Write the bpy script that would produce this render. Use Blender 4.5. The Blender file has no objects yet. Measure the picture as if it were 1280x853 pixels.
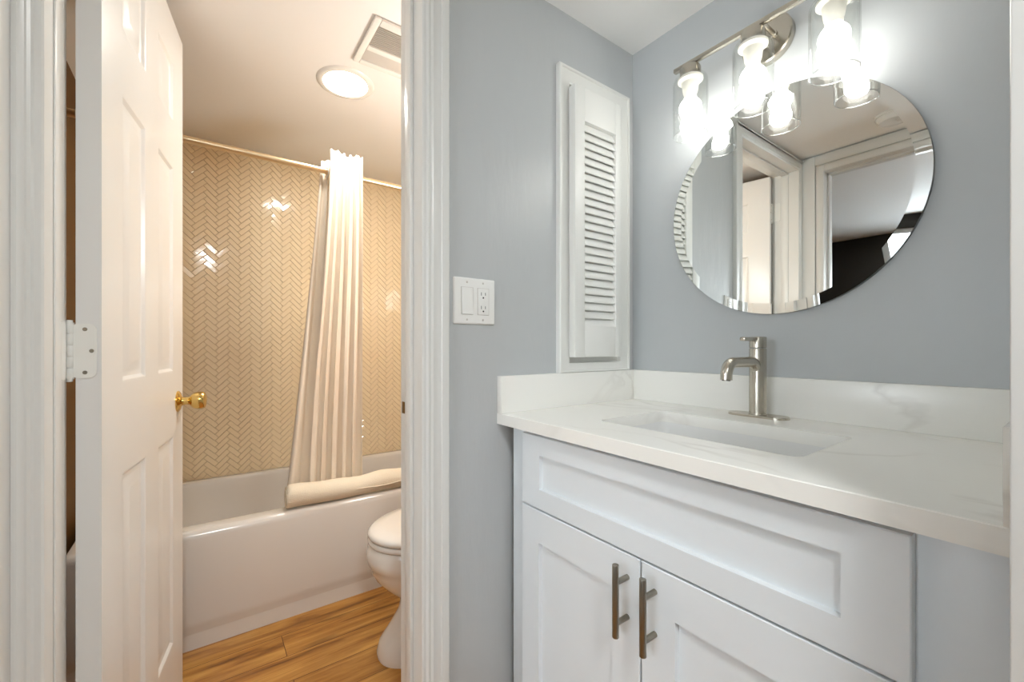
import bpy, bmesh, math, random
from mathutils import Vector, Matrix
random.seed(7)
S = bpy.context.scene
PI = math.pi

# ------------------------------------------------------------------ camera, world, light, exposure
cam_d = bpy.data.cameras.new('camera')
cam = bpy.data.objects.new('camera', cam_d)
S.collection.objects.link(cam)
CAM = Vector((0.929, -1.212, 1.06))
TH = 0.6188
fwd = Vector((-math.cos(TH), math.sin(TH), 0))
cam.location = CAM
cam.rotation_euler = fwd.to_track_quat('-Z', 'Y').to_euler()
cam_d.sensor_width = 36
cam_d.lens = 36*528.25/1280
cam_d.shift_x = 11.4/1280
cam_d.shift_y = 6.73/1280
cam_d.clip_start = 0.01
S.camera = cam

world = bpy.data.worlds.new('world'); S.world = world
world.use_nodes = True
wb = world.node_tree.nodes['Background']
wb.inputs[0].default_value = (0.86, 0.93, 1.0, 1)
wb.inputs[1].default_value = 5.0

BULB_W = 8.0        # vanity bulbs, emission strength
DOWN_W = 46.0        # warm recessed bathroom light
HALL_W = 44.0        # added hall fill lamp, unseen behind the camera
ROOM_W = 5.0  # added fill lamp of the next room
BATH_W = 23.0  # added bathroom fill globe, hidden by the jamb
S.view_settings.view_transform = 'Standard'
S.view_settings.look = 'None'
S.view_settings.gamma = 1
S.view_settings.use_curve_mapping = False
S.view_settings.exposure = 1.0
S.cycles.max_bounces = 12
S.cycles.diffuse_bounces = 6
S.cycles.glossy_bounces = 6
S.cycles.transparent_max_bounces = 16
S.cycles.use_denoising = True

# ------------------------------------------------------------------ materials
def srgb(r, g, b):
    f = lambda c: (c/255/12.92) if c/255 <= .04045 else ((c/255+.055)/1.055)**2.4
    return (f(r), f(g), f(b), 1)

def mat(name, col, rough=.5, metal=0, spec=.5, bump=None, coat=0, emit=None, trans=0, aniso=0):
    m = bpy.data.materials.new(name); m.use_nodes = True
    nt = m.node_tree; b = nt.nodes['Principled BSDF']
    b.inputs['Base Color'].default_value = col
    b.inputs['Roughness'].default_value = rough
    b.inputs['Metallic'].default_value = metal
    b.inputs['Specular IOR Level'].default_value = spec
    b.inputs['Coat Weight'].default_value = coat
    b.inputs['Coat Roughness'].default_value = .08
    if emit:
        b.inputs['Emission Color'].default_value = emit[0]; b.inputs['Emission Strength'].default_value = emit[1]
    if bump:
        sc, st, dist = bump[:3]; stretch = bump[3] if len(bump) > 3 else (1, 1, 1)
        tc = nt.nodes.new('ShaderNodeTexCoord'); mp = nt.nodes.new('ShaderNodeMapping')
        mp.inputs['Scale'].default_value = stretch
        nz = nt.nodes.new('ShaderNodeTexNoise'); nz.inputs['Scale'].default_value = sc; nz.inputs['Detail'].default_value = 4
        bp = nt.nodes.new('ShaderNodeBump'); bp.inputs['Strength'].default_value = st; bp.inputs['Distance'].default_value = dist
        nt.links.new(tc.outputs['Object'], mp.inputs[0]); nt.links.new(mp.outputs[0], nz.inputs['Vector'])
        nt.links.new(nz.outputs[0], bp.inputs['Height']); nt.links.new(bp.outputs[0], b.inputs['Normal'])
    return m

M = {}
M['paint'] = mat('grey_blue_paint', (.51, .53, .54, 1), .36, bump=(18, .5, .005, (1, 1, .3)))
M['ceil'] = mat('ceiling_white', (.91, .91, .90, 1), .7, bump=(60, .1, .002))
M['bath_ceil'] = mat('bathroom_ceiling_white', (.90, .90, .90, 1), .7, bump=(60, .1, .002))
M['bath_wall'] = mat('tan_bathroom_paint', srgb(176, 132, 82), .5)
M['shaded_wall'] = mat('shaded_bathroom_paint', srgb(98, 66, 20), .6)  # tan wall in shadow: the shade behind the door is painted into this brown
M['white'] = mat('white_trim_paint', (.72, .72, .70, 1), .3)
M['hallp'] = mat('pale_grey_hall_paint', (.60, .60, .59, 1), .6)
M['door'] = mat('white_door_paint', (.74, .74, .73, 1), .28, bump=(8, .05, .002, (6, 6, .5)))
M['cabinet'] = mat('white_cabinet_paint', (.75, .79, .82, 1), .32)
M['seam'] = mat('cabinet_gap_grey', (.18, .17, .15, 1), .6)
M['shutter'] = mat('white_shutter_paint', (.80, .80, .77, 1), .35)
M['plastic'] = mat('white_plastic', (.85, .85, .83, 1), .25)
M['slot'] = mat('dark_slot', (.03, .03, .03, 1), .6)
M['nickel'] = mat('brushed_nickel', (.56, .52, .45, 1), .26, 1, bump=(40, .06, .001, (1, 1, 20)))
M['nickel_dark'] = mat('brushed_nickel_pull', (.30, .275, .23, 1), .3, 1)
M['brass'] = mat('polished_brass', (.72, .50, .17, 1), .18, 1)
M['old_brass'] = mat('dark_brass', (.25, .15, .04, 1), .35, 1)
M['rodm'] = mat('rod_champagne_metal', (.85, .68, .45, 1), .28, 1)
M['hinge'] = mat('painted_hinge_white', (.78, .78, .75, 1), .35)
M['mirror'] = mat('mirror_silver', (.90, .92, .90, 1), .0, 1)
M['mirror_edge'] = mat('mirror_edge_grey', (.12, .13, .12, 1), .3, .4)
M['porcelain'] = mat('white_porcelain', (.82, .80, .77, 1), .12, coat=.5)
M['basin'] = mat('white_basin_ceramic', (.83, .83, .82, 1), .1, coat=.4)
M['tub'] = mat('white_tub_enamel', (.78, .76, .73, 1), .16, coat=.5)
M['towel'] = mat('cream_terry_towel', (.86, .78, .64, 1), .9, spec=.1, bump=(260, .5, .003))
M['cloth'] = mat('cream_curtain_cloth', (.85, .765, .655, 1), .85, spec=.1, bump=(300, .15, .001))
M['grout'] = mat('beige_grout', srgb(232, 212, 178), .5)
M['dark_wall'] = mat('charcoal_wall_paint', (.034, .031, .025, 1), .7)
M['socket'] = mat('lamp_socket_cream', (.85, .82, .74, 1), .35)
M['grille'] = mat('grille_cream_plastic', (.60, .58, .55, 1), .5)
M['vent_dark'] = mat('vent_dark_inside', (.05, .045, .04, 1), .8)
M['drain'] = mat('chrome_drain', (.7, .7, .7, 1), .12, 1)

def emitter(name, col, strength):
    m = bpy.data.materials.new(name); m.use_nodes = True
    nt = m.node_tree; nt.nodes.remove(nt.nodes['Principled BSDF'])
    e = nt.nodes.new('ShaderNodeEmission'); e.inputs[0].default_value = col; e.inputs[1].default_value = strength
    nt.links.new(e.outputs[0], nt.nodes['Material Output'].inputs[0]); return m
M['bulb'] = emitter('glowing_bulb', (1, .98, .93, 1), BULB_W)
M['downlens'] = emitter('glowing_warm_lens', (1, .98, .90, 1), DOWN_W)
M['hall_fill_lens'] = emitter('glowing_hall_fill_lens', (.97, 1, 1, 1), HALL_W)
M['bath_fill_lens'] = emitter('glowing_bath_fill_lens', (.93, .97, .95, 1), BATH_W)
M['room_fill_lens'] = emitter('glowing_room_fill_lens', (1, .96, .9, 1), ROOM_W)

def glass_mat(base=.03, gain=.75):
    m = bpy.data.materials.new('clear_thin_glass'); m.use_nodes = True
    nt = m.node_tree; nt.nodes.remove(nt.nodes['Principled BSDF'])
    t = nt.nodes.new('ShaderNodeBsdfTransparent'); t.inputs[0].default_value = (.975, .98, .975, 1)
    g = nt.nodes.new('ShaderNodeBsdfGlossy'); g.inputs['Roughness'].default_value = .03
    lw = nt.nodes.new('ShaderNodeLayerWeight'); lw.inputs[0].default_value = .5
    pw = nt.nodes.new('ShaderNodeMath'); pw.operation = 'POWER'; pw.inputs[1].default_value = 5.0
    ml = nt.nodes.new('ShaderNodeMath'); ml.operation = 'MULTIPLY_ADD'; ml.inputs[1].default_value = gain; ml.inputs[2].default_value = base; ml.use_clamp = True
    nt.links.new(lw.outputs['Facing'], pw.inputs[0]); nt.links.new(pw.outputs[0], ml.inputs[0])
    mx = nt.nodes.new('ShaderNodeMixShader')
    nt.links.new(ml.outputs[0], mx.inputs[0]); nt.links.new(t.outputs[0], mx.inputs[1]); nt.links.new(g.outputs[0], mx.inputs[2])
    nt.links.new(mx.outputs[0], nt.nodes['Material Output'].inputs[0]); return m
M['glass'] = glass_mat()
M['glass_rim'] = glass_mat(.35, .9)

def quartz():
    m = mat('white_quartz_with_grey_veins', (.88, .87, .84, 1), .24)
    nt = m.node_tree; b = nt.nodes['Principled BSDF']; N = nt.nodes.new; L = nt.links.new
    tc = N('ShaderNodeTexCoord'); mp = N('ShaderNodeMapping'); mp.inputs['Rotation'].default_value = (0.3, .5, 0.5)
    mp.inputs['Scale'].default_value = (1, 2.2, 2.2); mp.inputs['Location'].default_value = (0.4, .1, 0)
    n1 = N('ShaderNodeTexNoise'); n1.inputs['Scale'].default_value = 1.5; n1.inputs['Detail'].default_value = 5; n1.inputs['Distortion'].default_value = .5
    sub = N('ShaderNodeMath'); sub.operation = 'SUBTRACT'; sub.inputs[1].default_value = .5
    ab = N('ShaderNodeMath'); ab.operation = 'ABSOLUTE'
    r = N('ShaderNodeValToRGB'); r.color_ramp.elements[0].position = 0; r.color_ramp.elements[0].color = (.74, .72, .68, 1)
    r.color_ramp.elements[1].position = .022; r.color_ramp.elements[1].color = (.88, .87, .83, 1)
    n2 = N('ShaderNodeTexNoise'); n2.inputs['Scale'].default_value = 3
    r2 = N('ShaderNodeValToRGB'); r2.color_ramp.elements[0].position = .45; r2.color_ramp.elements[1].position = .68
    mx = N('ShaderNodeMix'); mx.data_type = 'RGBA'; mx.inputs[6].default_value = (.88, .87, .83, 1)
    L(tc.outputs['Object'], mp.inputs[0]); L(mp.outputs[0], n1.inputs['Vector']); L(n1.outputs[0], sub.inputs[0]); L(sub.outputs[0], ab.inputs[0]); L(ab.outputs[0], r.inputs[0])
    L(tc.outputs['Object'], n2.inputs['Vector']); L(n2.outputs[0], r2.inputs[0])
    L(r2.outputs[0], mx.inputs[0]); L(r.outputs[0], mx.inputs[7]); L(mx.outputs[2], b.inputs['Base Color'])
    return m
M['quartz'] = quartz()

def oak():
    m = mat('honey_oak_planks', (.5, .3, .1, 1), .32)
    nt = m.node_tree; b = nt.nodes['Principled BSDF']; N = nt.nodes.new; L = nt.links.new
    tc = N('ShaderNodeTexCoord')
    sep = N('ShaderNodeSeparateXYZ'); cmb = N('ShaderNodeCombineXYZ')
    L(tc.outputs['Object'], sep.inputs[0]); L(sep.outputs['Y'], cmb.inputs[0]); L(sep.outputs['X'], cmb.inputs[1])
    br = N('ShaderNodeTexBrick'); br.offset = .37; br.inputs['Scale'].default_value = 1; br.inputs['Brick Width'].default_value = 1.1
    br.inputs['Row Height'].default_value = .125; br.inputs['Mortar Size'].default_value = .0012; br.inputs['Mortar Smooth'].default_value = .3
    br.inputs['Color1'].default_value = (0, 0, 0, 1); br.inputs['Color2'].default_value = (1, 1, 1, 1); br.inputs['Mortar'].default_value = (.5, .5, .5, 1)
    L(cmb.outputs[0], br.inputs['Vector'])
    # every plank its own slice of the grain
    off = N('ShaderNodeVectorMath'); off.operation = 'MULTIPLY_ADD'; off.inputs[1].default_value = (3, 3, 7)
    L(br.outputs['Color'], off.inputs[0]); L(cmb.outputs[0], off.inputs[2])
    mp = N('ShaderNodeMapping'); mp.inputs['Scale'].default_value = (1.6, 17, 1); L(off.outputs[0], mp.inputs[0])
    n = N('ShaderNodeTexNoise'); n.inputs['Scale'].default_value = 1.6; n.inputs['Detail'].default_value = 7; n.inputs['Distortion'].default_value = .6; n.inputs['Roughness'].default_value = .62
    L(mp.outputs[0], n.inputs['Vector'])
    r = N('ShaderNodeValToRGB'); cr = r.color_ramp
    cr.elements[0].position = .28; cr.elements[0].color = srgb(112, 66, 22)
    cr.elements[1].position = .72; cr.elements[1].color = srgb(224, 172, 92)
    e = cr.elements.new(.47); e.color = srgb(182, 126, 56)
    L(n.outputs[0], r.inputs[0])
    # knots
    mk = N('ShaderNodeMapping'); mk.inputs['Scale'].default_value = (3.0, 11, 1); L(off.outputs[0], mk.inputs[0])
    v = N('ShaderNodeTexVoronoi'); v.inputs['Scale'].default_value = 1.0; L(mk.outputs[0], v.inputs['Vector'])
    rk = N('ShaderNodeValToRGB'); rk.color_ramp.elements[0].position = .03; rk.color_ramp.elements[0].color = (.22, .22, .22, 1)
    rk.color_ramp.elements[1].position = .26; rk.color_ramp.elements[1].color = (1, 1, 1, 1)
    L(v.outputs['Distance'], rk.inputs[0])
    mul = N('ShaderNodeMix'); mul.data_type = 'RGBA'; mul.blend_type = 'MULTIPLY'; mul.inputs[0].default_value = .8
    L(r.outputs[0], mul.inputs[6]); L(rk.outputs[0], mul.inputs[7])
    tone = N('ShaderNodeValToRGB'); tone.color_ramp.elements[0].color = (.72, .70, .66, 1); tone.color_ramp.elements[1].color = (1.0, 1.0, 1.0, 1)
    L(br.outputs['Color'], tone.inputs[0])
    m2 = N('ShaderNodeMix'); m2.data_type = 'RGBA'; m2.blend_type = 'MULTIPLY'; m2.inputs[0].default_value = 1
    L(mul.outputs[2], m2.inputs[6]); L(tone.outputs[0], m2.inputs[7])
    m3 = N('ShaderNodeMix'); m3.data_type = 'RGBA'; m3.inputs[7].default_value = srgb(80, 46, 16)
    L(br.outputs['Fac'], m3.inputs[0]); L(m2.outputs[2], m3.inputs[6]); L(m3.outputs[2], b.inputs['Base Color'])
    return m
M['oak'] = oak()

def tilemat():
    m = mat('glazed_cream_tile', srgb(224, 196, 152), .09, coat=.3)
    nt = m.node_tree; b = nt.nodes['Principled BSDF']; N = nt.nodes.new; L = nt.links.new
    tc = N('ShaderNodeTexCoord'); n = N('ShaderNodeTexNoise'); n.inputs['Scale'].default_value = 4
    r = N('ShaderNodeValToRGB'); r.color_ramp.elements[0].color = srgb(243, 225, 192); r.color_ramp.elements[1].color = srgb(249, 234, 204)
    L(tc.outputs['Object'], n.inputs['Vector']); L(n.outputs[0], r.inputs[0]); L(r.outputs[0], b.inputs['Base Color'])
    n2 = N('ShaderNodeTexNoise'); n2.inputs['Scale'].default_value = 45; n2.inputs['Detail'].default_value = 2
    bp = N('ShaderNodeBump'); bp.inputs['Strength'].default_value = .12; bp.inputs['Distance'].default_value = .002
    L(tc.outputs['Object'], n2.inputs['Vector']); L(n2.outputs[0], bp.inputs['Height']); L(bp.outputs[0], b.inputs['Normal'])
    return m
M['tile'] = tilemat()

# ------------------------------------------------------------------ mesh helpers
def tag(o, label=None, cat=None, group=None, kind=None):
    if label: o['label'] = label
    if cat: o['category'] = cat
    if group: o['group'] = group
    if kind: o['kind'] = kind
    return o

def thing(name, loc, label=None, cat=None, group=None, kind=None):
    o = bpy.data.objects.new(name, None); S.collection.objects.link(o)
    o.location = loc; o.empty_display_size = .05
    return tag(o, label, cat, group, kind)

def root_loc(o):
    v = Vector(o.location); p = o.parent
    while p: v += Vector(p.location); p = p.parent
    return v

class MB:
    def __init__(s): s.bm = bmesh.new()
    def box(s, x0, x1, y0, y1, z0, z1, bev=0, seg=2):
        b = bmesh.new(); bmesh.ops.create_cube(b, size=1)
        for v in b.verts:
            v.co = ((x0+x1)/2+v.co.x*(x1-x0), (y0+y1)/2+v.co.y*(y1-y0), (z0+z1)/2+v.co.z*(z1-z0))
        if bev: bmesh.ops.bevel(b, geom=b.edges[:], offset=bev, segments=seg, affect='EDGES', profile=.5)
        return s.join(b)
    def join(s, b, mtx=None):
        if mtx is not None: bmesh.ops.transform(b, matrix=mtx, verts=b.verts)
        me = bpy.data.meshes.new('t'); b.to_mesh(me); b.free(); s.bm.from_mesh(me); bpy.data.meshes.remove(me); return s
    def prism(s, poly, p0, u, v, w, length):
        """poly (a,b) list; placed p0+a*u+b*v, extruded along w"""
        p0, u, v, w = map(Vector, (p0, u, v, w)); b = s.bm
        A = [b.verts.new(p0+u*a+v*c) for a, c in poly]; B = [b.verts.new(p0+u*a+v*c+w*length) for a, c in poly]
        n = len(poly); b.faces.new(A); b.faces.new(B[::-1])
        for i in range(n): b.faces.new((A[i], B[i], B[(i+1) % n], A[(i+1) % n]))
        return s
    def lathe(s, prof, origin, axis=(0, 0, 1), seg=40, cap=True):
        origin = Vector(origin); q = Vector((0, 0, 1)).rotation_difference(Vector(axis)); b = s.bm; rings = []
        for r, z in prof:
            if r < 1e-6: rings.append([b.verts.new(origin+q@Vector((0, 0, z)))])
            else: rings.append([b.verts.new(origin+q@Vector((r*math.cos(2*PI*k/seg), r*math.sin(2*PI*k/seg), z))) for k in range(seg)])
        for A, B in zip(rings, rings[1:]):
            for k in range(seg):
                a0, a1 = A[k % len(A)], A[(k+1) % len(A)]; b0, b1 = B[k % len(B)], B[(k+1) % len(B)]
                f = [x for i, x in enumerate((a0, a1, b1, b0)) if x not in (a0, a1, b1, b0)[:i]]
                if len(f) > 2: b.faces.new(f)
        if cap:
            for R_ in (rings[0], rings[-1]):
                if len(R_) > 2: b.faces.new(R_)
        return s
    def cyl(s, p0, p1, r, seg=24, bev=0):
        p0, p1 = Vector(p0), Vector(p1); L_ = (p1-p0).length
        pr = [(r, 0), (r, L_)] if not bev else [(r-bev, 0), (r-bev*.3, bev*.3), (r, bev), (r, L_-bev), (r-bev*.3, L_-bev*.3), (r-bev, L_)]
        return s.lathe(pr, p0, (p1-p0).normalized(), seg)
    def tube(s, pts, rad, seg=20):
        pts = [Vector(p) for p in pts]; b = s.bm; rings = []
        if not hasattr(rad, '__len__'): rad = [rad]*len(pts)
        t = (pts[1]-pts[0]).normalized(); n = t.orthogonal().normalized()
        for i, p in enumerate(pts):
            t2 = (pts[min(i+1, len(pts)-1)]-pts[max(i-1, 0)]).normalized()
            n = (t.rotation_difference(t2)@n).normalized(); t = t2; bn = t.cross(n)
            rings.append([b.verts.new(p+(n*math.cos(2*PI*k/seg)+bn*math.sin(2*PI*k/seg))*rad[i]) for k in range(seg)])
        for A, B in zip(rings, rings[1:]):
            for k in range(seg): b.faces.new((A[k], A[(k+1) % seg], B[(k+1) % seg], B[k]))
        b.faces.new(rings[0][::-1]); b.faces.new(rings[-1]); return s
    def loft(s, rings, close_first=True, close_last=True):
        b = s.bm; R_ = [[b.verts.new(p) for p in r] for r in rings]; n = len(R_[0])
        for A, B in zip(R_, R_[1:]):
            for k in range(n): b.faces.new((A[k], A[(k+1) % n], B[(k+1) % n], B[k]))
        if close_first: b.faces.new(R_[0][::-1])
        if close_last: b.faces.new(R_[-1])
        return s
    def grid(s, fn, nu, nv):
        b = s.bm; V = [[b.verts.new(fn(i/nu, j/nv)) for j in range(nv+1)] for i in range(nu+1)]
        for i in range(nu):
            for j in range(nv): b.faces.new((V[i][j], V[i+1][j], V[i+1][j+1], V[i][j+1]))
        return s
    def build(s, name, m, parent=None, smooth=35, origin=None, mtx=None):
        if mtx is not None: bmesh.ops.transform(s.bm, matrix=mtx, verts=s.bm.verts)
        bmesh.ops.recalc_face_normals(s.bm, faces=s.bm.faces)
        vs = [v.co for v in s.bm.verts]
        if parent is not None: o0 = root_loc(parent)
        elif origin is not None: o0 = Vector(origin)
        else:
            lo = Vector([min(v[i] for v in vs) for i in range(3)]); hi = Vector([max(v[i] for v in vs) for i in range(3)])
            o0 = Vector(((lo.x+hi.x)/2, (lo.y+hi.y)/2, lo.z))
        for v in s.bm.verts: v.co -= o0
        me = bpy.data.meshes.new(name); s.bm.to_mesh(me); s.bm.free()
        me.materials.append(M[m] if isinstance(m, str) else m)
        if smooth:
            me.polygons.foreach_set('use_smooth', [True]*len(me.polygons))
            me.set_sharp_from_angle(angle=math.radians(smooth))
        o = bpy.data.objects.new(name, me); S.collection.objects.link(o)
        if parent is not None: o.parent = parent
        else: o.location = o0
        return o

def struct(mb, name, m, label=None, smooth=35):
    return tag(mb.build(name, m, None, smooth), label, None, None, 'structure')

def rrect(x0, x1, y0, y1, r, n=6):
    P = []
    for cx, cy, a0 in ((x1-r, y1-r, 0), (x0+r, y1-r, 90), (x0+r, y0+r, 180), (x1-r, y0+r, 270)):
        for k in range(n+1):
            a = math.radians(a0+90*k/n); P.append((cx+r*math.cos(a), cy+r*math.sin(a)))
    return P

H = 2.066            # ceiling height
JL, JR, JT = -1.406, -.79, 2.0     # bathroom doorway: jamb faces and head
# ------------------------------------------------------------------ room shell
struct(MB().box(-1.75, 2.9, -4.4, .25, -.1, 0), 'floor', 'oak', 'honey oak plank floor')
struct(MB().box(-.056, 2.9, -4.4, .25, H, H+.1).box(-1.0, -.056, -4.4, -1.9, H, H+.1), 'ceiling', 'ceil', 'white ceiling over the vanity')
struct(MB().box(-1.75, -.056, -1.9, .25, H, H+.1), 'ceiling', 'bath_ceil', 'white bathroom ceiling beyond the doorway')
# wall with the doorway: a vanity side layer in grey-blue paint, a bathroom side layer in tan paint
for nm, xa, xb, mt, lb in (('wall_left', -.056, 0, 'paint', 'grey-blue wall with doorway and louvered shutter'),
                           ('wall_left', -.112, -.056, 'bath_wall', 'tan bathroom side of the doorway wall')):
    w = MB()
    w.box(xa, xb, JR+.015, 0, 0, H).box(xa, xb, -1.6, JL-.015, 0, H).box(xa, xb, JL-.015, JR+.015, JT+.015, H)
    struct(w, nm, mt, lb, 0)
struct(MB().box(-.056, 1.01, 0, .11, 0, H), 'wall_back', 'paint', 'grey-blue wall behind the mirror and vanity', 0)
w = MB().box(.90, 1.01, -.66, 0, 0, H).box(.90, 1.01, -1.457, -.66, JT+.03, H)
struct(w, 'wall_right', 'paint', 'grey-blue wall at right end of vanity', 0)
# rear wall C with a cased doorway to the next room
CX0, CX1, CT = .106, .86, 1.973
w = MB().box(0, CX0-.015, -1.57, -1.457, 0, H).box(CX1+.015, 2.9, -1.57, -1.457, 0, H).box(CX0-.015, CX1+.015, -1.57, -1.457, CT+.015, H)
struct(w, 'wall_rear', 'paint', 'wall opposite the mirror with a cased doorway', 0)
# hall behind the camera
struct(MB().box(1.01, 2.9, -.36, -.25, 0, H).box(2.9, 3.0, -4.4, .25, 0, H), 'wall_hall', 'hallp', 'pale grey hall wall', 0)
# next room
struct(MB().box(-1.0, .10, -3.9, -3.79, 0, H).box(2.00, 2.9, -3.9, -3.79, 0, H).box(2.8, 2.9, -3.79, -1.57, 0, H).box(.10, 2.00, -3.9, -3.79, 0, .9).box(.10, 2.00, -3.9, -3.79, 1.92, H), 'wall_far', 'dark_wall', 'charcoal wall of the next room', 0)
struct(MB().box(-1.0, -.9, -3.79, -1.9, 0, H), 'wall_side', 'dark_wall', 'charcoal side wall of the next room', 0)
struct(MB().box(-1.75, -.056, -1.9, -1.6, 0, H), 'wall_partition', 'shaded_wall', 'bathroom wall behind the open door, shade painted in as dark brown', 0)
# bathroom
struct(MB().box(-1.75, -1.612, -1.6, .11, 0, H), 'wall_bathroom_back', 'grout', 'beige grouted wall behind the tub tile', 0)
struct(MB().box(-1.612, -.056, -.012, .11, 0, H), 'wall_bathroom_right', 'bath_wall', 'tan wall behind the toilet', 0)

# window of the next room
wn = thing('window_1', (1.05, -3.845, .90), 'white window with thin muntins in charcoal wall', kind='structure')
wf = MB()
for a in ((.10, .15, .90, 1.92), (1.95, 2.00, .90, 1.92), (.15, 1.95, .90, .95), (.15, 1.95, 1.87, 1.92), (.15, 1.95, 1.40, 1.43), (1.04, 1.06, .95, 1.40), (1.04, 1.06, 1.43, 1.87)):
    wf.box(a[0], a[1], -3.87, -3.82, a[2], a[3])
wf.build('window_frame', 'white', wn, 0)
MB().box(.15, 1.95, -3.848, -3.844, .95, 1.87).build('pane', 'glass', wn, 0)

# ------------------------------------------------------------------ jambs, casings
def casing_profile(wd):
    # distance from the opening edge, projection from the wall
    return [(0, 0), (0, .008), (.003, .010), (.010, .010), (.013, .0125), (.017, .0135), (.020, .012), (.022, .0125),
            (.027, .0145), (.034, .0125), (.042, .0115), (.048, .013), (.050, .0155), (wd-.012, .0165), (wd-.003, .0165), (wd, .013), (wd, 0)]

def casing(mb, axis, pos, out, o0, o1, top, z0, wl, wr, wt):
    """architrave round an opening. axis 'y': wall plane x=pos facing out(+1/-1) along x, opening o0..o1 along y"""
    def P(a, t, z): return (pos+out*t, a, z) if axis == 'y' else (a, pos+out*t, z)
    b = mb.bm
    def leg(edge, sgn, wd):
        pr = casing_profile(wd); sc = (top+wt-top)/wd
        A = [b.verts.new(P(edge+sgn*d, t, z0)) for d, t in pr]
        B = [b.verts.new(P(edge+sgn*d, t, top+d*sc)) for d, t in pr]
        n = len(pr)
        for i in range(n): b.faces.new((A[i], B[i], B[(i+1) % n], A[(i+1) % n]))
        b.faces.new(A); return B
    Bl = leg(o0, -1, wl) if wl else None
    Br = leg(o1, 1, wr) if wr else None
    if Bl and Br:
        n = len(Bl)
        for i in range(n): b.faces.new((Bl[i], Br[i], Br[(i+1) % n], Bl[(i+1) % n]))
    else:
        for X in (Bl, Br):
            if X: b.faces.new(X)
    return mb

c = MB(); casing(c, 'y', 0, 1, JL, JR, JT, 0, .050, .070, .054)
struct(c, 'trim_1', 'white', 'white fluted casing round the bathroom doorway', 25)
jm = MB()
jm.box(-.112, .0, JR, JR+.015, 0, JT+.015).box(-.112, 0, JL-.015, JL, 0, JT+.015).box(-.112, 0, JL, JR, JT, JT+.015)
jm.box(-.075, -.040, JR-.009, JR, 0, JT, .002).box(-.075, -.040, JL, JL+.003, 0, JT, .001).box(-.075, -.040, JL, JR, JT-.009, JT, .002)
struct(jm, 'trim_2', 'white', 'white jamb and stop lining the bathroom doorway')
c = MB(); casing(c, 'y', -.112, -1, JL, JR, JT, 0, .050, .065, .054)
struct(c, 'trim_3', 'white', 'white casing on the bathroom side of the doorway', 25)
# rear doorway casing (wide, seen in the mirror)
c = MB()
for (a, b_) in ((CX0, -1), (CX1, 1)):
    c.box(min(a, a+b_*.034), max(a, a+b_*.034), -1.457, -1.447, 0, CT+.034, .002)
    c.box(min(a+b_*.036, a+b_*.100), max(a+b_*.036, a+b_*.100), -1.457, -1.439, 0, CT+.085, .003)
c.box(CX0+.0, CX1, -1.457, -1.447, CT, CT+.034, .002).box(CX0-.036, CX1+.036, -1.457, -1.439, CT+.036, CT+.085, .003)
struct(c, 'trim_4', 'white', 'wide white casing of the rear doorway')
jm = MB().box(CX0-.015, CX0, -1.57, -1.457, 0, CT+.015).box(CX1, CX1+.015, -1.57, -1.457, 0, CT+.015).box(CX0, CX1, -1.57, -1.457, CT, CT+.015)
jm.box(CX0, CX0+.01, -1.53, -1.50, 0, CT, .002).box(CX0, CX1, -1.53, -1.50, CT-.01, CT, .002)
struct(jm, 'trim_5', 'white', 'white jamb of the rear doorway')
# doorway the camera looks through, at the right end of the vanity
c = MB().box(.888, 1.022, -.676, -.66, 0, JT+.03, .002).box(.888, .899, -.66, -.615, 0, JT+.03, .002)
struct(c, 'trim_6', 'white', 'white door jamb at the right edge beside the countertop')
# thin cove bead where ceiling meets the tub tile
struct(MB().box(-1.612, -1.59, -1.6, -.012, H-.010, H, .003), 'trim_7', 'white', 'thin white bead along the top of the tile')
st = MB().box(-.1115, -.088, JR-.0015, JR, .888, .918, .001).build('strike_plate', 'old_brass')
tag(st, 'small dark brass strike plate on the white doorway jamb', 'strike plate')

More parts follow.
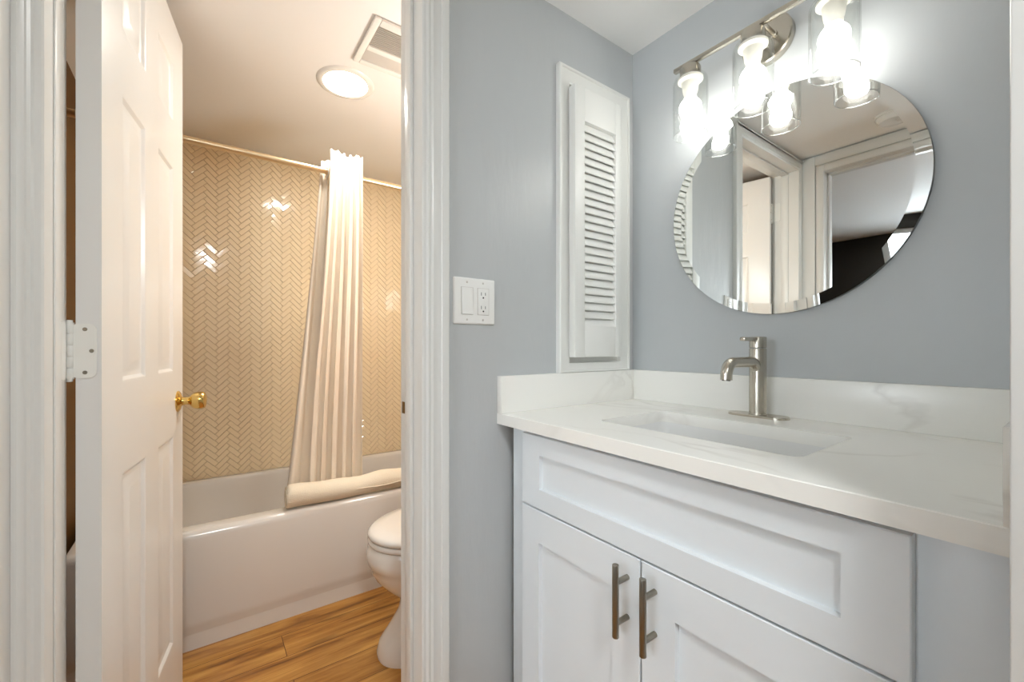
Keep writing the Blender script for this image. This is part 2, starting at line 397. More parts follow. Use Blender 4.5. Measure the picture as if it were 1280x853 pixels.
# ------------------------------------------------------------------ herringbone tile behind the tub
def herringbone(wd, ht, L=.0675, W=.0225, gap=.0015, th=.0055):
    """list of meshes data in local (a across, b up) plane: returns bmesh with x = a, y = out, z = b"""
    b = bmesh.new(); c45 = math.sqrt(.5); rnd = random.Random(3)
    def tile(x0, y0, x1, y1):
        cs = []
        for (x, y) in ((x0+gap/2, y0+gap/2), (x1-gap/2, y0+gap/2), (x1-gap/2, y1-gap/2), (x0+gap/2, y1-gap/2)):
            cs.append(((x-y)*c45, (x+y)*c45))
        if all(a < -.0 or a > wd for a, _ in cs) or all(z < 0 or z > ht for _, z in cs): return
        cx = sum(a for a, _ in cs)/4; cz = sum(z for _, z in cs)/4
        tx, tz = rnd.gauss(0, .012), rnd.gauss(0, .012); e = .0022
        lo = [b.verts.new((a, 0, z)) for a, z in cs]
        def inn(a, z, k):
            d = math.hypot(a-cx, z-cz); s_ = (d-k)/d; return cx+(a-cx)*s_, cz+(z-cz)*s_
        m1 = [b.verts.new((a, th-.0012+(a-cx)*tx+(z-cz)*tz, z)) for a, z in cs]
        hi = []
        for a, z in cs:
            a2, z2 = inn(a, z, e*1.3); hi.append(b.verts.new((a2, th+(a2-cx)*tx+(z2-cz)*tz, z2)))
        b.faces.new(hi)
        for k in range(4):
            b.faces.new((lo[k], lo[(k+1) % 4], m1[(k+1) % 4], m1[k])); b.faces.new((m1[k], m1[(k+1) % 4], hi[(k+1) % 4], hi[k]))
    R_ = int((wd+ht)/W)+6
    for m_ in range(-int(wd/(L*1.414))-3, int(wd/(L*1.414))+4):
        for k in range(-R_, R_):
            ox = k*W+m_*L; oy = k*W-m_*L
            a, z = (ox-oy)*c45, (ox+oy)*c45
            if a < -.2 or a > wd+.2 or z < -.2 or z > ht+.2: continue
            tile(ox, oy, ox+L, oy+W); tile(ox, oy+W, ox+W, oy+W+L)
    for co, no in (((0, 0, 0), (-1, 0, 0)), ((wd, 0, 0), (1, 0, 0)), ((0, 0, 0), (0, 0, -1)), ((0, 0, ht), (0, 0, 1))):
        bmesh.ops.bisect_plane(b, geom=b.verts[:]+b.edges[:]+b.faces[:], plane_co=co, plane_no=no, clear_outer=True)
    return b
t = MB(); t.join(herringbone(1.53, H-.01-.40), Matrix.Translation((-1.612, -.014, .40))@Matrix.Rotation(-PI/2, 4, 'Z'))
o = struct(t, 'wall_tile_back', 'tile', 'cream glazed herringbone tile behind the tub', 20)
t = MB().box(-1.612, -.86, -.0125, -.012, .40, H)
t.join(herringbone(.70, H-.01-.40), Matrix.Translation((-.90, -.0125, .40))@Matrix.Rotation(PI, 4, 'Z'))
struct(t, 'wall_tile_right', 'tile', 'cream glazed herringbone tile at the end of the tub', 20)

# ------------------------------------------------------------------ bathtub
def tub():
    Y0, Y1, X0, X1 = -1.56, -.03, -1.600, -.890
    def ring(inF, inB, inS, z, r):
        P = rrect(X0+inB, X1-inF, Y0+inS, Y1-inS, r, 8); return [(x, y, z) for x, y in P]
    root = thing('bathtub', ((X0+X1)/2, (Y0+Y1)/2, 0), 'white enamel bathtub with plain apron under the curtain rod', 'bathtub')
    m = MB(); rs = [ring(.010, 0, 0, 0, .006), ring(.010, 0, 0, .052, .006), ring(.010, 0, 0, .056, .006), ring(.002, 0, 0, .080, .008), ring(.0, 0, 0, .10, .01), ring(0, 0, 0, .385, .01),
            ring(.002, .0, .001, .397, .012), ring(.007, .001, .003, .407, .014), ring(.016, .003, .006, .413, .018), ring(.026, .004, .01, .414, .02),
            ring(.068, .030, .06, .414, .09), ring(.076, .036, .07, .4125, .10), ring(.082, .042, .08, .407, .11), ring(.087, .046, .085, .395, .11), ring(.092, .050, .09, .36, .12), ring(.115, .075, .13, .14, .14),
            ring(.135, .095, .16, .085, .14), ring(.17, .13, .20, .062, .13), ring(.22, .18, .26, .056, .10)]
    m.loft(rs, True, True); m.build('tub_shell', 'tub', root, 40)
    MB().lathe([(.0, .0), (.032, 0), (.030, .004), (.0, .005)], (-1.24, -.33, .056)).build('drain', 'drain', root)
    return root
tub()

# ------------------------------------------------------------------ shower rod and curtain
rod = thing('shower_rod', (-.93, -.80, 1.79), 'champagne metal shower rod under the ceiling above tub', 'shower rod')
MB().cyl((-.93, -1.598, 1.79), (-.93, -.024, 1.79), .0125, 28).build('rod', 'rodm', rod)
for y0, y1 in ((-1.6, -1.585), (-.040, -.024)):
    MB().cyl((-.93, y0, 1.79), (-.93, y1, 1.79), .028, 28, .003).build('flange', 'rodm', rod)

def lerp(a, b, t): return a+(b-a)*t
def smooth01(t): t = max(0, min(1, t)); return t*t*(3-2*t)
cur = thing('shower_curtain', (-.93, -.75, .30), 'cream cloth shower curtain bunched on the rod, hanging into tub', 'shower curtain')
ZT, ZB = 1.865, .25
def curt(u, v):
    z = lerp(ZT, ZB, v); k = (ZT-z)/(ZT-.45)
    L_ = lerp(-.783, -.850, smooth01(k)*.6+.4*k); R_ = lerp(-.651, -.620, k)
    s = u; ph = 2*PI*5.25*s
    y = lerp(L_, R_, s)+.006*math.sin(ph*2+1.0)*(1-.2*k)
    amp = lerp(.011, .015, min(1, k*1.5)); x = lerp(-.898, -1.010, smooth01(k/1.0)*.5+.5*k)
    x += amp*math.sin(ph+.5*math.sin(3*k+s*4))+.004*math.sin(ph*2.3+2*k)
    if v == 0: z += .0015*math.sin(ph*1.0)+.005*math.sin(s*9)
    return (x, y, z)
o = MB().grid(curt, 150, 60).build('cloth_folds', 'cloth', cur, 80)
sm = o.modifiers.new('thickness', 'SOLIDIFY'); sm.thickness = .0016
def flap(u, v):
    z = lerp(ZT-.028, ZB, v); k = (ZT-z)/(ZT-.45)
    L_ = lerp(-.803, -.925, k**1.15); R_ = lerp(-.770, -.80, k)
    y = lerp(L_, R_, u); ph = 2*PI*(1.6)*u
    x = lerp(-.958, -1.035, k)+lerp(.006, .022, k)*math.sin(ph+.6)+.03*u*(.3+.4*k)
    return (x, y, z+(.01*u if v == 0 else 0))
o = MB().grid(flap, 40, 60).build('inner_fold', 'cloth', cur, 80)
sm = o.modifiers.new('thickness', 'SOLIDIFY'); sm.thickness = .0016
# small flat rings woven into the header, round the rod
for y in (-.786, -.755, -.722, -.690, -.660):
    pts = [(-.93+.0205*math.cos(a), y+.0, 1.79-.006+.0205*math.sin(a)) for a in [2*PI*k/24 for k in range(25)]]
    MB().tube(pts, .0022, 8).build('curtain_ring', 'plastic', cur)

# ------------------------------------------------------------------ rolled towel on the rim
def towel():
    root = thing('bath_towel', (-.93, -.62, .414), 'cream towel rolled up lengthwise on the tub rim', 'towel')
    y0, y1 = -.94, -.26; rings = []; n = 36
    for i in range(61):
        t = i/60; y = lerp(y0, y1, t)
        r = .0415+.0022*math.sin(t*9)+.0015*math.sin(t*23+1)
        if i == 0: r *= .93
        lift = .0045*(1+math.sin(t*13+.8))
        cz = .4145+r+0.0
        ring = []
        for k in range(n):
            a = 2*PI*k/n; rr = r*(1+.03*math.sin(2*a+t*4))
            z = cz+rr*math.sin(a)*(1.0); z = max(z+lift*(.5 if a > PI else 1), .4146)
            ring.append((-.931+rr*math.cos(a)*1.04+.003*math.sin(t*7), y, z))
        rings.append(ring)
    MB().loft(rings).build('roll', 'towel', root, 60)
    pts = []                                                       # coiled edge seen on the end
    for k in range(90):
        a = k*.22; r = .006+.033*k/90; pts.append((-.931+r*math.cos(a), y0-.001, .458+r*math.sin(a)))
    MB().tube(pts, .0022, 6).build('rolled_edge', 'towel', root, 60)
    MB().tube([(-.8885, lerp(y0+.004, y1, q/20), .452+.003*math.sin(q)) for q in range(21)], .0022, 8).build('hem', 'towel', root, 60)
towel()

# ------------------------------------------------------------------ toilet
def toilet():
    X = -.475
    root = thing('toilet', (X, -.40, 0), 'white two-piece toilet with closed lid beside the tub', 'toilet')
    def ring(z, yf, yb, rx, p=2.2, yc=None):
        P = []; n = 56; yc = yc if yc is not None else (yb-.16)
        for k in range(n):
            a = 2*PI*k/n; c_, s_ = math.cos(a), math.sin(a)
            ex = 2/p
            px_ = rx*math.copysign(abs(c_)**ex, c_); L_ = (yb-yc) if s_ > 0 else (yc-yf)
            P.append((X+px_, yc+L_*math.copysign(abs(s_)**ex, s_), z))
        return P
    m = MB()
    m.loft([ring(0, -.726, -.20, .115, 2.3, -.50), ring(.015, -.728, -.20, .116, 2.3, -.50), ring(.045, -.718, -.20, .112, 2.3, -.50), ring(.08, -.686, -.20, .103, 2.3, -.50), ring(.13, -.652, -.20, .098, 2.2, -.48), ring(.17, -.642, -.20, .102, 2.2, -.48),
            ring(.205, -.668, -.20, .122, 2.1, -.48), ring(.235, -.703, -.20, .146, 2.1, -.48), ring(.27, -.733, -.20, .166, 2.1, -.48), ring(.30, -.748, -.20, .176, 2.1, -.48), ring(.318, -.752, -.20, .179, 2.1, -.48), ring(.322, -.757, -.20, .183, 2.1, -.48),
            ring(.345, -.761, -.20, .186, 2.1, -.48), ring(.375, -.758, -.20, .184, 2.1, -.48), ring(.388, -.750, -.20, .178, 2.1, -.48)])
    m.build('bowl', 'porcelain', root, 50)
    MB().loft([ring(.390, -.752, -.245, .178, 2.1, -.48), ring(.394, -.757, -.24, .183, 2.1, -.48), ring(.403, -.758, -.24, .184, 2.1, -.48), ring(.409, -.753, -.245, .180, 2.1, -.48)]).build('seat', 'porcelain', root, 50)
    MB().loft([ring(.412, -.752, -.245, .178, 2.1, -.48), ring(.415, -.757, -.24, .183, 2.1, -.48), ring(.425, -.757, -.24, .183, 2.1, -.48), ring(.433, -.745, -.25, .172, 2.1, -.48), ring(.439, -.70, -.27, .135, 2.1, -.48), ring(.441, -.62, -.30, .08, 2.1, -.48)]).build('lid', 'porcelain', root, 60)
    def tank(m, z0, z1, g): 
        m.loft([[(x, y, z) for x, y in rrect(X-.22-g, X+.22+g, -.225-g, -.035+min(g, .005), .04)] for z in (z0, z1)]); return m
    tank(MB(), .40, .73, 0).build('tank', 'porcelain', root, 40)
    MB().box(X-.10, X+.10, -.30, -.06, .33, .41, .02).build('tank_shelf', 'porcelain', root, 40)
    tk = tank(MB(), .732, .765, .012).build('tank_lid', 'porcelain', root, 40)
    MB().cyl((X-.15, -.225, .68), (X-.15, -.245, .68), .012).box(X-.155, X-.08, -.252, -.244, .672, .688, .003).build('flush_lever', 'drain', root)
toilet()

# ------------------------------------------------------------------ open six-panel door
PHI = math.radians(80.6); PIN = Vector((-.120, -1.402, 0)); DW, DZ0, DZ1, DT = .605, .012, 1.994, .035
# local frame: a along the door from the hinge, t from the hidden face (0) to the visible face (DT)
DM = Matrix.Translation(PIN)@Matrix.Rotation(PHI, 4, 'Z')
def dpt(a, t, z): return Vector((.008+t, .004+a-.004, z))
door = thing('door_1', (PIN.x, PIN.y, 0), 'white six-panel door standing open into the bathroom', kind='structure')
def door_leaf():
    b = bmesh.new()
    panels = [(a0, a1, z0, z1) for a0, a1 in ((.102, .255), (.350, .503)) for z0, z1 in ((.205, .806), (.985, 1.575), (1.700, 1.874))]
    for face in (0, 1):
        # planar face cut in a grid so that panel cells can be moulded
        T = lambda d: (DT-d) if face else d
        As = sorted({0, DW, *[p[0] for p in panels], *[p[1] for p in panels]}); Zs = sorted({DZ0, DZ1, *[p[2] for p in panels], *[p[3] for p in panels]})
        V = {}
        def vt(a, z, d=0):
            k = (round(a, 5), round(z, 5), round(d, 5))
            if k not in V: V[k] = b.verts.new(dpt(a, T(d), z))
            return V[k]
        for i in range(len(As)-1):
            for j in range(len(Zs)-1):
                a0, a1, z0, z1 = As[i], As[i+1], Zs[j], Zs[j+1]
                if any(abs(a0-p[0]) < 1e-6 and abs(z0-p[2]) < 1e-6 for p in panels):
                    # moulding: (inset, depth) steps then a raised field
                    st_ = [(0, 0), (.006, .0015), (.013, .0068), (.019, .0076), (.024, .0076), (.044, .0022), (.048, .002)]
                    for (i0, d0), (i1, d1) in zip(st_, st_[1:]):
                        q0 = [(a0+i0, z0+i0), (a1-i0, z0+i0), (a1-i0, z1-i0), (a0+i0, z1-i0)]
                        q1 = [(a0+i1, z0+i1), (a1-i1, z0+i1), (a1-i1, z1-i1), (a0+i1, z1-i1)]
                        for k in range(4):
                            b.faces.new((vt(*q0[k], d0), vt(*q0[(k+1) % 4], d0), vt(*q1[(k+1) % 4], d1), vt(*q1[k], d1)))
                    ii, dd = st_[-1]
                    b.faces.new((vt(a0+ii, z0+ii, dd), vt(a1-ii, z0+ii, dd), vt(a1-ii, z1-ii, dd), vt(a0+ii, z1-ii, dd)))
                else: b.faces.new((vt(a0, z0), vt(a1, z0), vt(a1, z1), vt(a0, z1)))
    q = [(0, DZ0), (DW, DZ0), (DW, DZ1), (0, DZ1)]
    for k in range(4):
        (a, z), (a2, z2) = q[k], q[(k+1) % 4]
        b.faces.new([b.verts.new(dpt(*p)) for p in ((a, 0, z), (a2, 0, z2), (a2, DT, z2), (a, DT, z))])
    return b
m = MB(); m.join(door_leaf(), DM); m.build('door_leaf', 'door', door, 18)
def knob(side):
    k = MB(); a, z = .545, .897; s = 1 if side else -1; t0 = DT if side else 0
    o_ = dpt(a, t0, z); prof = [(0, 0), (.031, 0), (.031, .002), (.026, .006), (.016, .009), (.0125, .012), (.011, .022), (.013, .030), (.021, .036), (.0245, .043), (.0265, .052), (.0265, .060), (.023, .067), (.015, .070), (0, .0705)]
    k.lathe(prof, o_, (s, 0, 0), 40); return k.build('knob', 'brass', door, 40, mtx=DM)
for s_ in (1, 0): knob(s_)
MB().box(.0135+.0, .0375, DW-.0005, DW+.002, .87, .925).build('latch_plate', 'brass', door, 0, mtx=DM)
for zc in (1.052, .25, 1.80):
    hg = MB(); z0, z1 = zc-.0505, zc+.0505
    # five knuckles round the pin
    for k in range(5):
        hg.cyl((0, 0, z0+k*(z1-z0)/5+.0004), (0, 0, z0+(k+1)*(z1-z0)/5-.0004), .0062, 18, .0006)
    hg.cyl((0, 0, z0-.004), (0, 0, z1+.004), .0045, 16, .001)
    h = hg.build('hinge', 'hinge', door, 40, mtx=DM)
    # leaf on the door's edge, rounded corners
    P = rrect(.002, .037, z0+.002, z1-.002, .011, 5); P = [(x if x > .014 else (.001 if x < .006 else x), z) for x, z in P]
    lf = MB(); lf.prism([(x, z) for x, z in P], (0, .0002, 0), (1, 0, 0), (0, 0, 1), (0, -1, 0), .0022)
    lf.build('hinge_leaf', 'hinge', h, 20, mtx=DM)
    sc = MB()
    for x, z in ((.021, z1-.012), (.030, zc), (.021, z0+.012)): sc.lathe([(0, .0012), (.003, .0010), (.0036, 0)], (x, -.0018, z), (0, -1, 0), 16)
    sc.build('screw', 'nickel_dark', h, 40, mtx=DM)
# matching leaf on the jamb
for zc in (1.052, .25, 1.80):
    lf = MB(); lf.prism(rrect(-.112, -.078, zc-.05, zc+.05, .010, 5), (0, JL, 0), (1, 0, 0), (0, 0, 1), (0, 1, 0), .0015)
    lf.build('jamb_hinge_leaf', 'hinge', door, 20)

# ------------------------------------------------------------------ bathroom ceiling fixtures
dl = thing('recessed_downlight', (-.734, -.765, H), 'glowing round recessed light in the bathroom ceiling', 'ceiling light')
MB().lathe([(.078, -.001), (.080, -.006), (.090, -.008), (.100, -.005), (.104, 0)], (-.734, -.765, H), cap=False).build('trim_ring', 'plastic', dl)
MB().lathe([(0, -.0045), (.05, -.0042), (.078, -.001)], (-.734, -.765, H), cap=False).build('lens', 'downlens', dl)

vf = thing('ceiling_exhaust_fan', (-.45, -.69, H), 'square ceiling exhaust fan with slotted grille and lamp panel', 'exhaust fan')
vx0, vx1, vy0, vy1 = -.575, -.335, -.785, -.56
g = MB()
zb = H-.011
g.box(vx0, vx1, vy0, vy0+.022, zb, H-.002, .004).box(vx0, vx1, vy1-.022, vy1, zb, H-.002, .004).box(vx0, vx0+.024, vy0+.022, vy1-.022, zb, H-.002, .003)
g.box(vx1-.030, vx1, vy0+.022, vy1-.022, zb, H-.002, .003).box(-.492, -.468, vy0+.022, vy1-.022, zb, H-.002, .003)
g.build('grille_frame', 'plastic', vf)
MB().box(-.468, vx1-.03, vy0+.022, vy1-.022, H-.003, H-.001).build('grille_shadow_box', 'vent_dark', vf, 0)
sl = MB(); k = 0
yy = vy0+.026
x = -.4655
while x < vx1-.032:
    sl.box(x, x+.0030, vy0+.022, vy1-.022, zb+.002, H-.005); x += .0082
sl.build('slats', 'grille', vf, 0)
MB().box(vx0+.024, -.492, vy0+.022, vy1-.022, zb+.003, H-.004, .002).build('lamp_panel', 'grille', vf)

# ------------------------------------------------------------------ smoke detector on the vanity ceiling (seen in the mirror)
sd = thing('smoke_detector', (.421, -1.258, H), 'round white smoke detector on the ceiling, seen in the mirror', 'smoke detector')
MB().lathe([(0, -.034), (.03, -.034), (.05, -.030), (.058, -.020), (.060, -.010), (.066, -.008), (.066, 0)], (.421, -1.258, H)).build('cover', 'plastic', sd)
MB().lathe([(.0, -.0365), (.010, -.0365), (.012, -.034)], (.441, -1.25, H)).build('test_button', 'grille', sd)

# ------------------------------------------------------------------ vanity cabinet
VX0, VX1 = .020, .898
van = thing('vanity_cabinet', ((VX0+VX1)/2, -.27, 0), 'white shaker vanity cabinet with two doors under the countertop', 'vanity cabinet')
b = MB()
b.box(VX0, VX0+.018, -.528, -.006, .10, .853, .001).box(VX1-.018, VX1, -.528, -.006, .10, .853).box(VX0+.018, VX1-.018, -.020, -.006, .10, .853)
b.box(VX0+.018, VX1-.018, -.528, -.02, .10, .118)
b.box(VX0+.0005, VX1, -.46, -.445, 0, .10)
# face frame
b.box(VX0, .098, -.530, -.511, .10, .853, .001).box(.790, VX1, -.530, -.511, .10, .853, .001).box(.098, .790, -.530, -.511, .82, .853).box(.098, .790, -.530, -.511, .645, .685).box(.098, .790, -.530, -.511, .10, .14)
b.build('body', 'cabinet', van)
def shaker(name, x0, x1, z0, z1, sw, rw, rail_t=None):
    y0, y1 = -.5495, -.531; d = .010; bt = bmesh.new()
    rt = rail_t or rw
    A = [(x0, z0), (x1, z0), (x1, z1), (x0, z1)]; B = [(x0+sw, z0+rw), (x1-sw, z0+rw), (x1-sw, z1-rt), (x0+sw, z1-rt)]
    C_ = [(x+(.0015 if i in (0, 3) else -.0015), z+(.0015 if i < 2 else -.0015)) for i, (x, z) in enumerate(B)]
    V = lambda P, y: [bt.verts.new((x, y, z)) for x, z in P]
    e = .0015
    Ae = [(x+(e if i in (0, 3) else -e), z+(e if i < 2 else -e)) for i, (x, z) in enumerate(A)]
    back, fr0, fr, inn, rec = V(A, y1), V(A, y0+e), V(Ae, y0), V(B, y0), V(C_, y0+d)
    for P, Q in ((back, fr0), (fr0, fr), (fr, inn), (inn, rec)):
        for k in range(4): bt.faces.new((P[k], P[(k+1) % 4], Q[(k+1) % 4], Q[k]))
    bt.faces.new(rec); bt.faces.new(back)
    m = MB(); m.join(bt); return m.build(name, 'cabinet', van, 15)
shaker('false_drawer_front', .083, .806, .6665, .842, .066, .047, .046)
dl_ = shaker('cabinet_door', .083, .4365, .105, .6625, .064, .078)
dr_ = shaker('cabinet_door', .4405, .806, .105, .6625, .068, .078)
for x, pd in ((.409, dl_), (.469, dr_)):
    h = MB().cyl((x, -.584, .517), (x, -.584, .653), .0062, 24, .001)
    for z in (.543, .619): h.cyl((x, -.549, z), (x, -.582, z), .0052, 20)
    h.build('bar_handle', 'nickel_dark', pd, 40)

# ------------------------------------------------------------------ countertop
CZ0, CZ1, CD = .8535, .8825, -.570
ct = thing('countertop', (.46, -.285, CZ0), 'white quartz countertop with faint grey veins and raised splashes', 'countertop')
hole = rrect(.236, .656, -.437, -.178, .018, 5)
def slab_hole(outer, inner, z0, z1, e=.0015):
    b = bmesh.new()
    def fill(po, pi, z):
        vo = [b.verts.new((x, y, z)) for x, y in po]; vi = [b.verts.new((x, y, z)) for x, y in pi]
        ed = [b.edges.new((v[i], v[(i+1) % len(v)])) for v in (vo, vi) for i in range(len(v))]
        bmesh.ops.triangle_fill(b, use_beauty=True, edges=ed); return vo, vi
    ins = [(outer[0][0]+0, outer[0][1]+e), (outer[1][0], outer[1][1]+e), outer[2], outer[3]]
    vo, vi = fill(ins, inner, z1); wo, wi = fill(outer, inner, z0)
    mid = [b.verts.new((x, y, z1-e)) for x, y in outer]
    for A, B in ((vo, mid), (mid, wo), (vi, wi)):
        n = len(A)
        for k in range(n): b.faces.new((A[k], A[(k+1) % n], B[(k+1) % n], B[k]))
    return b
m = MB(); m.join(slab_hole([(.0005, CD), (.8995, CD), (.8995, -.0005), (.0005, -.0005)], hole, CZ0, CZ1)); m.build('slab', 'quartz', ct, 20)
SP = .981
MB().box(.0205, .8755, -.0205, -.0005, CZ1, SP, .001).build('backsplash', 'quartz', ct)
MB().box(.0005, .0205, CD, -.0005, CZ1, SP, .001).build('side_splash', 'quartz', ct)
MB().box(.8755, .8875, CD, -.0205, CZ1, SP, .001).build('side_splash', 'quartz', ct)

# undermount basin
sk = thing('sink_basin', (.446, -.308, .72), 'rectangular white undermount sink basin set in the countertop', 'sink')
def rr(e, z, r=.022, le=0): return [(x, y, z) for x, y in rrect(.236+e+le, .656-e, -.437+e, -.178-e, r, 6)]
MB().loft([rr(-.022, .8530), rr(-.002, .8530), rr(-.002, .848), rr(.000, .80), rr(.003, .765, .026), rr(.010, .745, .03), rr(.024, .732, .04), rr(.05, .727, .05), rr(.10, .725, .02)], False, True).build('basin', 'basin', sk, 50)
MB().lathe([(0, .002), (.018, .002), (.022, .0005), (.024, 0)], (.446, -.308, .7262)).build('drain', 'drain', sk)

# ------------------------------------------------------------------ faucet
fc = thing('faucet', (.432, -.066, CZ1), 'brushed nickel single-lever faucet behind the sink', 'faucet')
BP = []
for cx_, a0 in ((.432+.044, -90), (.432-.044, 90)):
    for k in range(13): a = math.radians(a0+180*k/12); BP.append((cx_+.0265*math.cos(a), -.066+.0265*math.sin(a)))
MB().loft([[(x, y, CZ1) for x, y in BP], [(x, y, CZ1+.0045) for x, y in BP], [(.432+(x-.432)*.985, -.066+(y+.066)*.94, CZ1+.0062) for x, y in BP]]).build('base_plate', 'nickel', fc)
MB().lathe([(.0205, 0), (.0205, .002), (.0195, .003), (.0195, .164), (.0190, .166), (.0175, .1665)], (.432, -.066, CZ1+.006)).build('body', 'nickel', fc, 40)
# spout: rises against the body, bends out over the basin, turns down
sp = []
def arc(c0, r, a0, a1, n): return [(.432, c0[0]+r*math.cos(math.radians(lerp(a0, a1, k/n))), c0[1]+r*math.sin(math.radians(lerp(a0, a1, k/n)))) for k in range(n+1)]
sp = [(.432, -.070, .93), (.432, -.072, .965)]+arc((-.102, .9915), .030, 12, 90, 8)+arc((-.193, .9915), .030, 90, 172, 10)[0:]+[(.432, -.2235, .982)]
MB().tube(sp, [.012]*2+[.0128]*(len(sp)-2), 24).build('spout', 'nickel', fc, 50)
MB().cyl((.432, -.2236, .983), (.432, -.2238, .980), .0088, 20).build('aerator', 'slot', fc)
MB().lathe([(.0175, 0), (.0195, .001), (.0195, .026), (.0185, .028), (0, .0285)], (.432, -.066, CZ1+.1735)).build('handle_cap', 'nickel', fc, 40)
MB().box(.425, .439, -.148, -.078, CZ1+.1905, CZ1+.2005, .0035).build('lever', 'nickel', fc)

# ------------------------------------------------------------------ louvered shutter cabinet on the left wall
lv = thing('louvered_cabinet', (0, -.20, .981), 'white louvered shutter door in a frame on the left wall', 'wall cabinet')
ty0, ty1, tz0, tz1 = -.357, -.036, .9815, 1.898
f = MB()
def frame_profile(b, y0, y1, z0, z1, wl, wr, wb, wt):
    pr = [(0, 0), (0, .015), (.05, .018), (.18, .018), (.22, .014), (.85, .0125), (.93, .0135), (1, .011), (1, 0)]
    rings = []
    for t_, d in pr:
        a0, a1, c0, c1 = y0+wl*t_, y1-wr*t_, z0+wb*t_, z1-wt*t_
        rings.append([(d, a0, c0), (d, a1, c0), (d, a1, c1), (d, a0, c1)])
    n = len(rings)
    V = [[b.verts.new(p) for p in r] for r in rings]
    for i in range(n):
        A, B = V[i], V[(i+1) % n]
        for k in range(4): b.faces.new((A[k], A[(k+1) % 4], B[(k+1) % 4], B[k]))
frame_profile(f.bm, ty0, ty1, tz0, tz1, .044, .045, .030, .050)
f.build('frame', 'shutter', lv, 20)
MB().box(.0005, .004, ty0+.043, ty1-.044, tz0+.029, tz1-.049).build('back_board', 'shutter', lv, 0)
sy0, sy1, sz0, sz1 = -.323, -.118, 1.028, 1.832; xs0, xs1 = .0192, .0445
ly0, ly1, lz0, lz1 = -.281, -.142, 1.123, 1.733
sh = MB()
sh.box(xs0, xs1, sy0, ly0, sz0, sz1, .0015).box(xs0, xs1, ly1, sy1, sz0, sz1, .0015).box(xs0, xs1-.0006, ly0, ly1, sz0+.0003, lz0, .0008).box(xs0, xs1-.0006, ly0, ly1, lz1, sz1-.0003, .0008)
shd = sh.build('shutter_door', 'shutter', lv)
n = 25; pitch = (lz1-lz0)/n
for i in range(n):
    zc = lz0+pitch*(i+.5)
    s_ = MB(); P = rrect(-.0165, .0165, -.0027, .0027, .0025, 4); a = math.radians(66)
    # outer edge low, inner edge high
    poly = [(x*math.cos(a)-y*math.sin(a), x*math.sin(a)+y*math.cos(a)) for x, y in P]
    s_.prism(poly, ((xs0+xs1)/2+.001, ly0-.001, zc), (-1, 0, 0), (0, 0, 1), (0, 1, 0), ly1-ly0+.002)
    s_.build('slat', 'shutter', shd, 30)

# ------------------------------------------------------------------ two-gang switch and outlet
pl = thing('switch_plate', (0, -.6415, 1.117), 'white two-gang plate with rocker switch and outlet on grey wall', 'switch plate')
py0, py1, pz0, pz1 = -.704, -.580, 1.1165, 1.2345
MB().loft([[(x, y, z) for y, z in rrect(py0+e, py1-e, pz0+e, pz1-e, .004)] for x, e in ((0, 0), (.003, 0), (.0055, .002), (.0065, .005))]).build('plate', 'plastic', pl)
def dev(y0, y1, name):
    MB().box(.0062, .0068, y0-.001, y1+.001, 1.1405, 1.2105).build('cutout_gap', 'grille', pl, 0)
dev(-.683, -.649, 's'); dev(-.635, -.601, 'o')
rk = MB(); b = rk.bm
ya, yb = -.6820, -.6500
pts = [(.0066, 1.1415), (.0105, 1.1415), (.0085, 1.176), (.0072, 1.2095), (.0066, 1.2095)]
rk.prism(pts, (0, ya, 0), (1, 0, 0), (0, 0, 1), (0, 1, 0), yb-ya); rk.build('rocker', 'plastic', pl, 0)
ou = MB().box(.0066, .0086, -.6340, -.6020, 1.1415, 1.2095, .0007).build('outlet', 'plastic', pl)
so = MB()
for zc in (1.193, 1.158):
    so.box(.0086, .0089, -.6255, -.6240, zc-.002, zc+.0065).box(.0086, .0089, -.6130, -.6115, zc-.001, zc+.006)
    so.lathe([(0, .0004), (.0023, .0004), (.0023, 0)], (.0086, -.6188, zc-.0075), (1, 0, 0), 14)
so.build('slots', 'slot', ou, 0)
for y in (-.666, -.618):
    for z in (1.128, 1.223): MB().lathe([(0, .0009), (.0022, .0007), (.0028, 0)], (.0065, y, z), (1, 0, 0), 16).build('screw', 'grille', pl)

# ------------------------------------------------------------------ round bevelled mirror
MX, MZ, MR = .451, 1.432, .2882
mr = thing('round_mirror', (MX, 0, MZ-MR), 'round mirror with a slanted glass rim hanging above the faucet', 'mirror')
MB().lathe([(0, 0), (MR-.004, 0), (MR, .0005), (MR, .0112), (MR-.0004, .0116)], (MX, -.0004, MZ), (0, -1, 0), 160, cap=False).build('glass_edge', 'mirror_edge', mr, 30)
MB().lathe([(0, .013), (MR-.026, .013)], (MX, 0, MZ), (0, -1, 0), 160, cap=False).build('mirror_glass', 'mirror', mr, 0)
MB().lathe([(MR-.026, .013), (MR, .0118)], (MX, 0, MZ), (0, -1, 0), 160, cap=False).build('bevel', 'mirror', mr, 60)

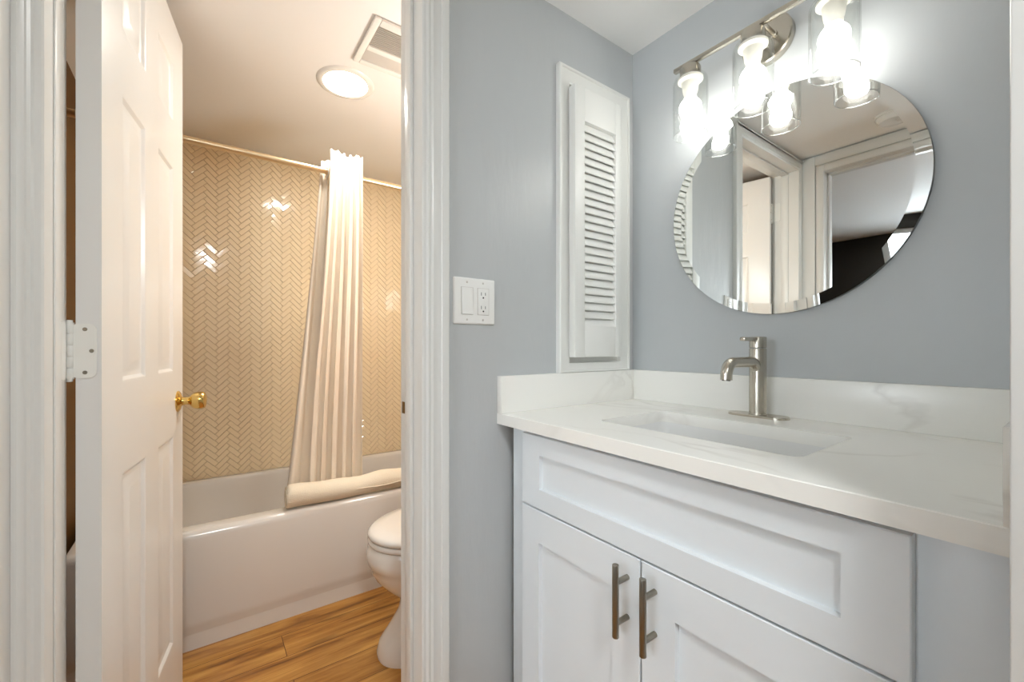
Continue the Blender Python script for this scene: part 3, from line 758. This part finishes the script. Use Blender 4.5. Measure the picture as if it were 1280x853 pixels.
# ------------------------------------------------------------------ three-light vanity bar
LY, LZ = -.092, 1.857
vl = thing('vanity_light', (.432, 0, LZ), 'brushed nickel three-lamp vanity light bar above the mirror', 'vanity light')
MB().lathe([(.060, 0), (.061, .002), (.061, .020), (.058, .023), (0, .024)], (.432, -.0005, LZ), (0, -1, 0), 64).build('wall_plate', 'nickel', vl, 40)
MB().box(.432-.2145, .432+.2145, LY-.0065, LY+.0065, LZ-.006, LZ+.006, .0012).build('bar', 'nickel', vl)
for x in (.432-.020, .432+.020):
    MB().cyl((x, -.024, LZ), (x, LY+.006, LZ), .0055, 20).cyl((x, -.024, LZ), (x, -.029, LZ), .0085, 20, .001).build('arm', 'nickel', vl)
for x in (.432-.166, .432, .432+.166):
    MB().lathe([(.012, LZ-.006), (.012, LZ-.010), (.0255, LZ-.012), (.0275, LZ-.016), (.0275, LZ-.038), (.0265, LZ-.041), (0, LZ-.041)], (x, LY, 0), seg=40).build('lamp_cup', 'nickel', vl, 40)
    MB().lathe([(.030, LZ-.0412), (.033, LZ-.044), (.033, LZ-.050), (.0255, LZ-.053), (.023, LZ-.055), (.019, LZ-.083), (.0165, LZ-.088), (.0165, LZ-.098)], (x, LY, 0), seg=40).build('socket', 'socket', vl, 40)
    zt, zb_, r = 1.8155, 1.6545, .0455
    sh_ = MB().lathe([(.0285, zt), (.036, zt-.0005), (.042, zt-.004), (.0448, zt-.010), (r, zt-.017), (r, zb_+.0015), (r-.0012, zb_), (r-.0022, zb_+.0015), (r-.0022, zt-.018), (.040, zt-.0068), (.036, zt-.0032), (.0285, zt-.003)], (x, LY, 0), seg=64, cap=False).build('glass_shade', 'glass', vl, 40)
    MB().tube([(x+(r-.0012)*math.cos(2*PI*k/64), LY+(r-.0012)*math.sin(2*PI*k/64), zb_) for k in range(65)], .0013, 8).build('rim', 'glass_rim', sh_, 60)
    r1, c1, r2, c2 = .0295, 1.7305, .0262, 1.6835
    pr = [(0, c2-r2)]+[(r2*math.sin(math.radians(a)), c2-r2*math.cos(math.radians(a))) for a in range(12, 121, 9)]
    pr += [(r1*math.sin(math.radians(a)), c1-r1*math.cos(math.radians(a))) for a in range(52, 158, 9)]+[(.0115, c1+r1*.97)]
    MB().lathe(pr, (x, LY, 0), seg=40).build('bulb', 'bulb', vl, 80)

# ------------------------------------------------------------------ added fill lamps for hall, next room and bathroom, all unseen
for nm, p, mt, lb in (('hall_fill_light', (1.60, -1.25, H), 'hall_fill_lens', 'flush round fill light added in the hall behind the camera'),
                      ('next_room_fill_light', (1.1, -2.6, H), 'room_fill_lens', 'flush round fill light added in the dark next room')):
    t_ = thing(nm, p, lb, 'ceiling light')
    MB().lathe([(.175, 0), (.178, -.02), (.165, -.03), (.160, -.03)], p, cap=False).build('lamp_rim', 'nickel', t_)
    MB().lathe([(0, -.055), (.08, -.05), (.13, -.04), (.160, -.03)], p, cap=False).build('lamp_lens', mt, t_, 60)

bl = thing('bathroom_fill_light', (-.112, -.28, 1.50), 'unseen fill globe added on the bathroom side of the doorway wall', 'fill light')  # added globe, out of view, lifts the bathroom ceiling and tile
MB().lathe([(.055, 0), (.055, .012), (.03, .018), (.02, .07), (0, .07)], (-.1125, -.28, 1.50), (-1, 0, 0)).build('wall_mount', 'nickel', bl)
MB().lathe([(.10*math.sin(math.radians(a)), -.10*math.cos(math.radians(a))) for a in range(0, 181, 10)], (-.265, -.28, 1.50)).build('globe', 'bath_fill_lens', bl, 80)
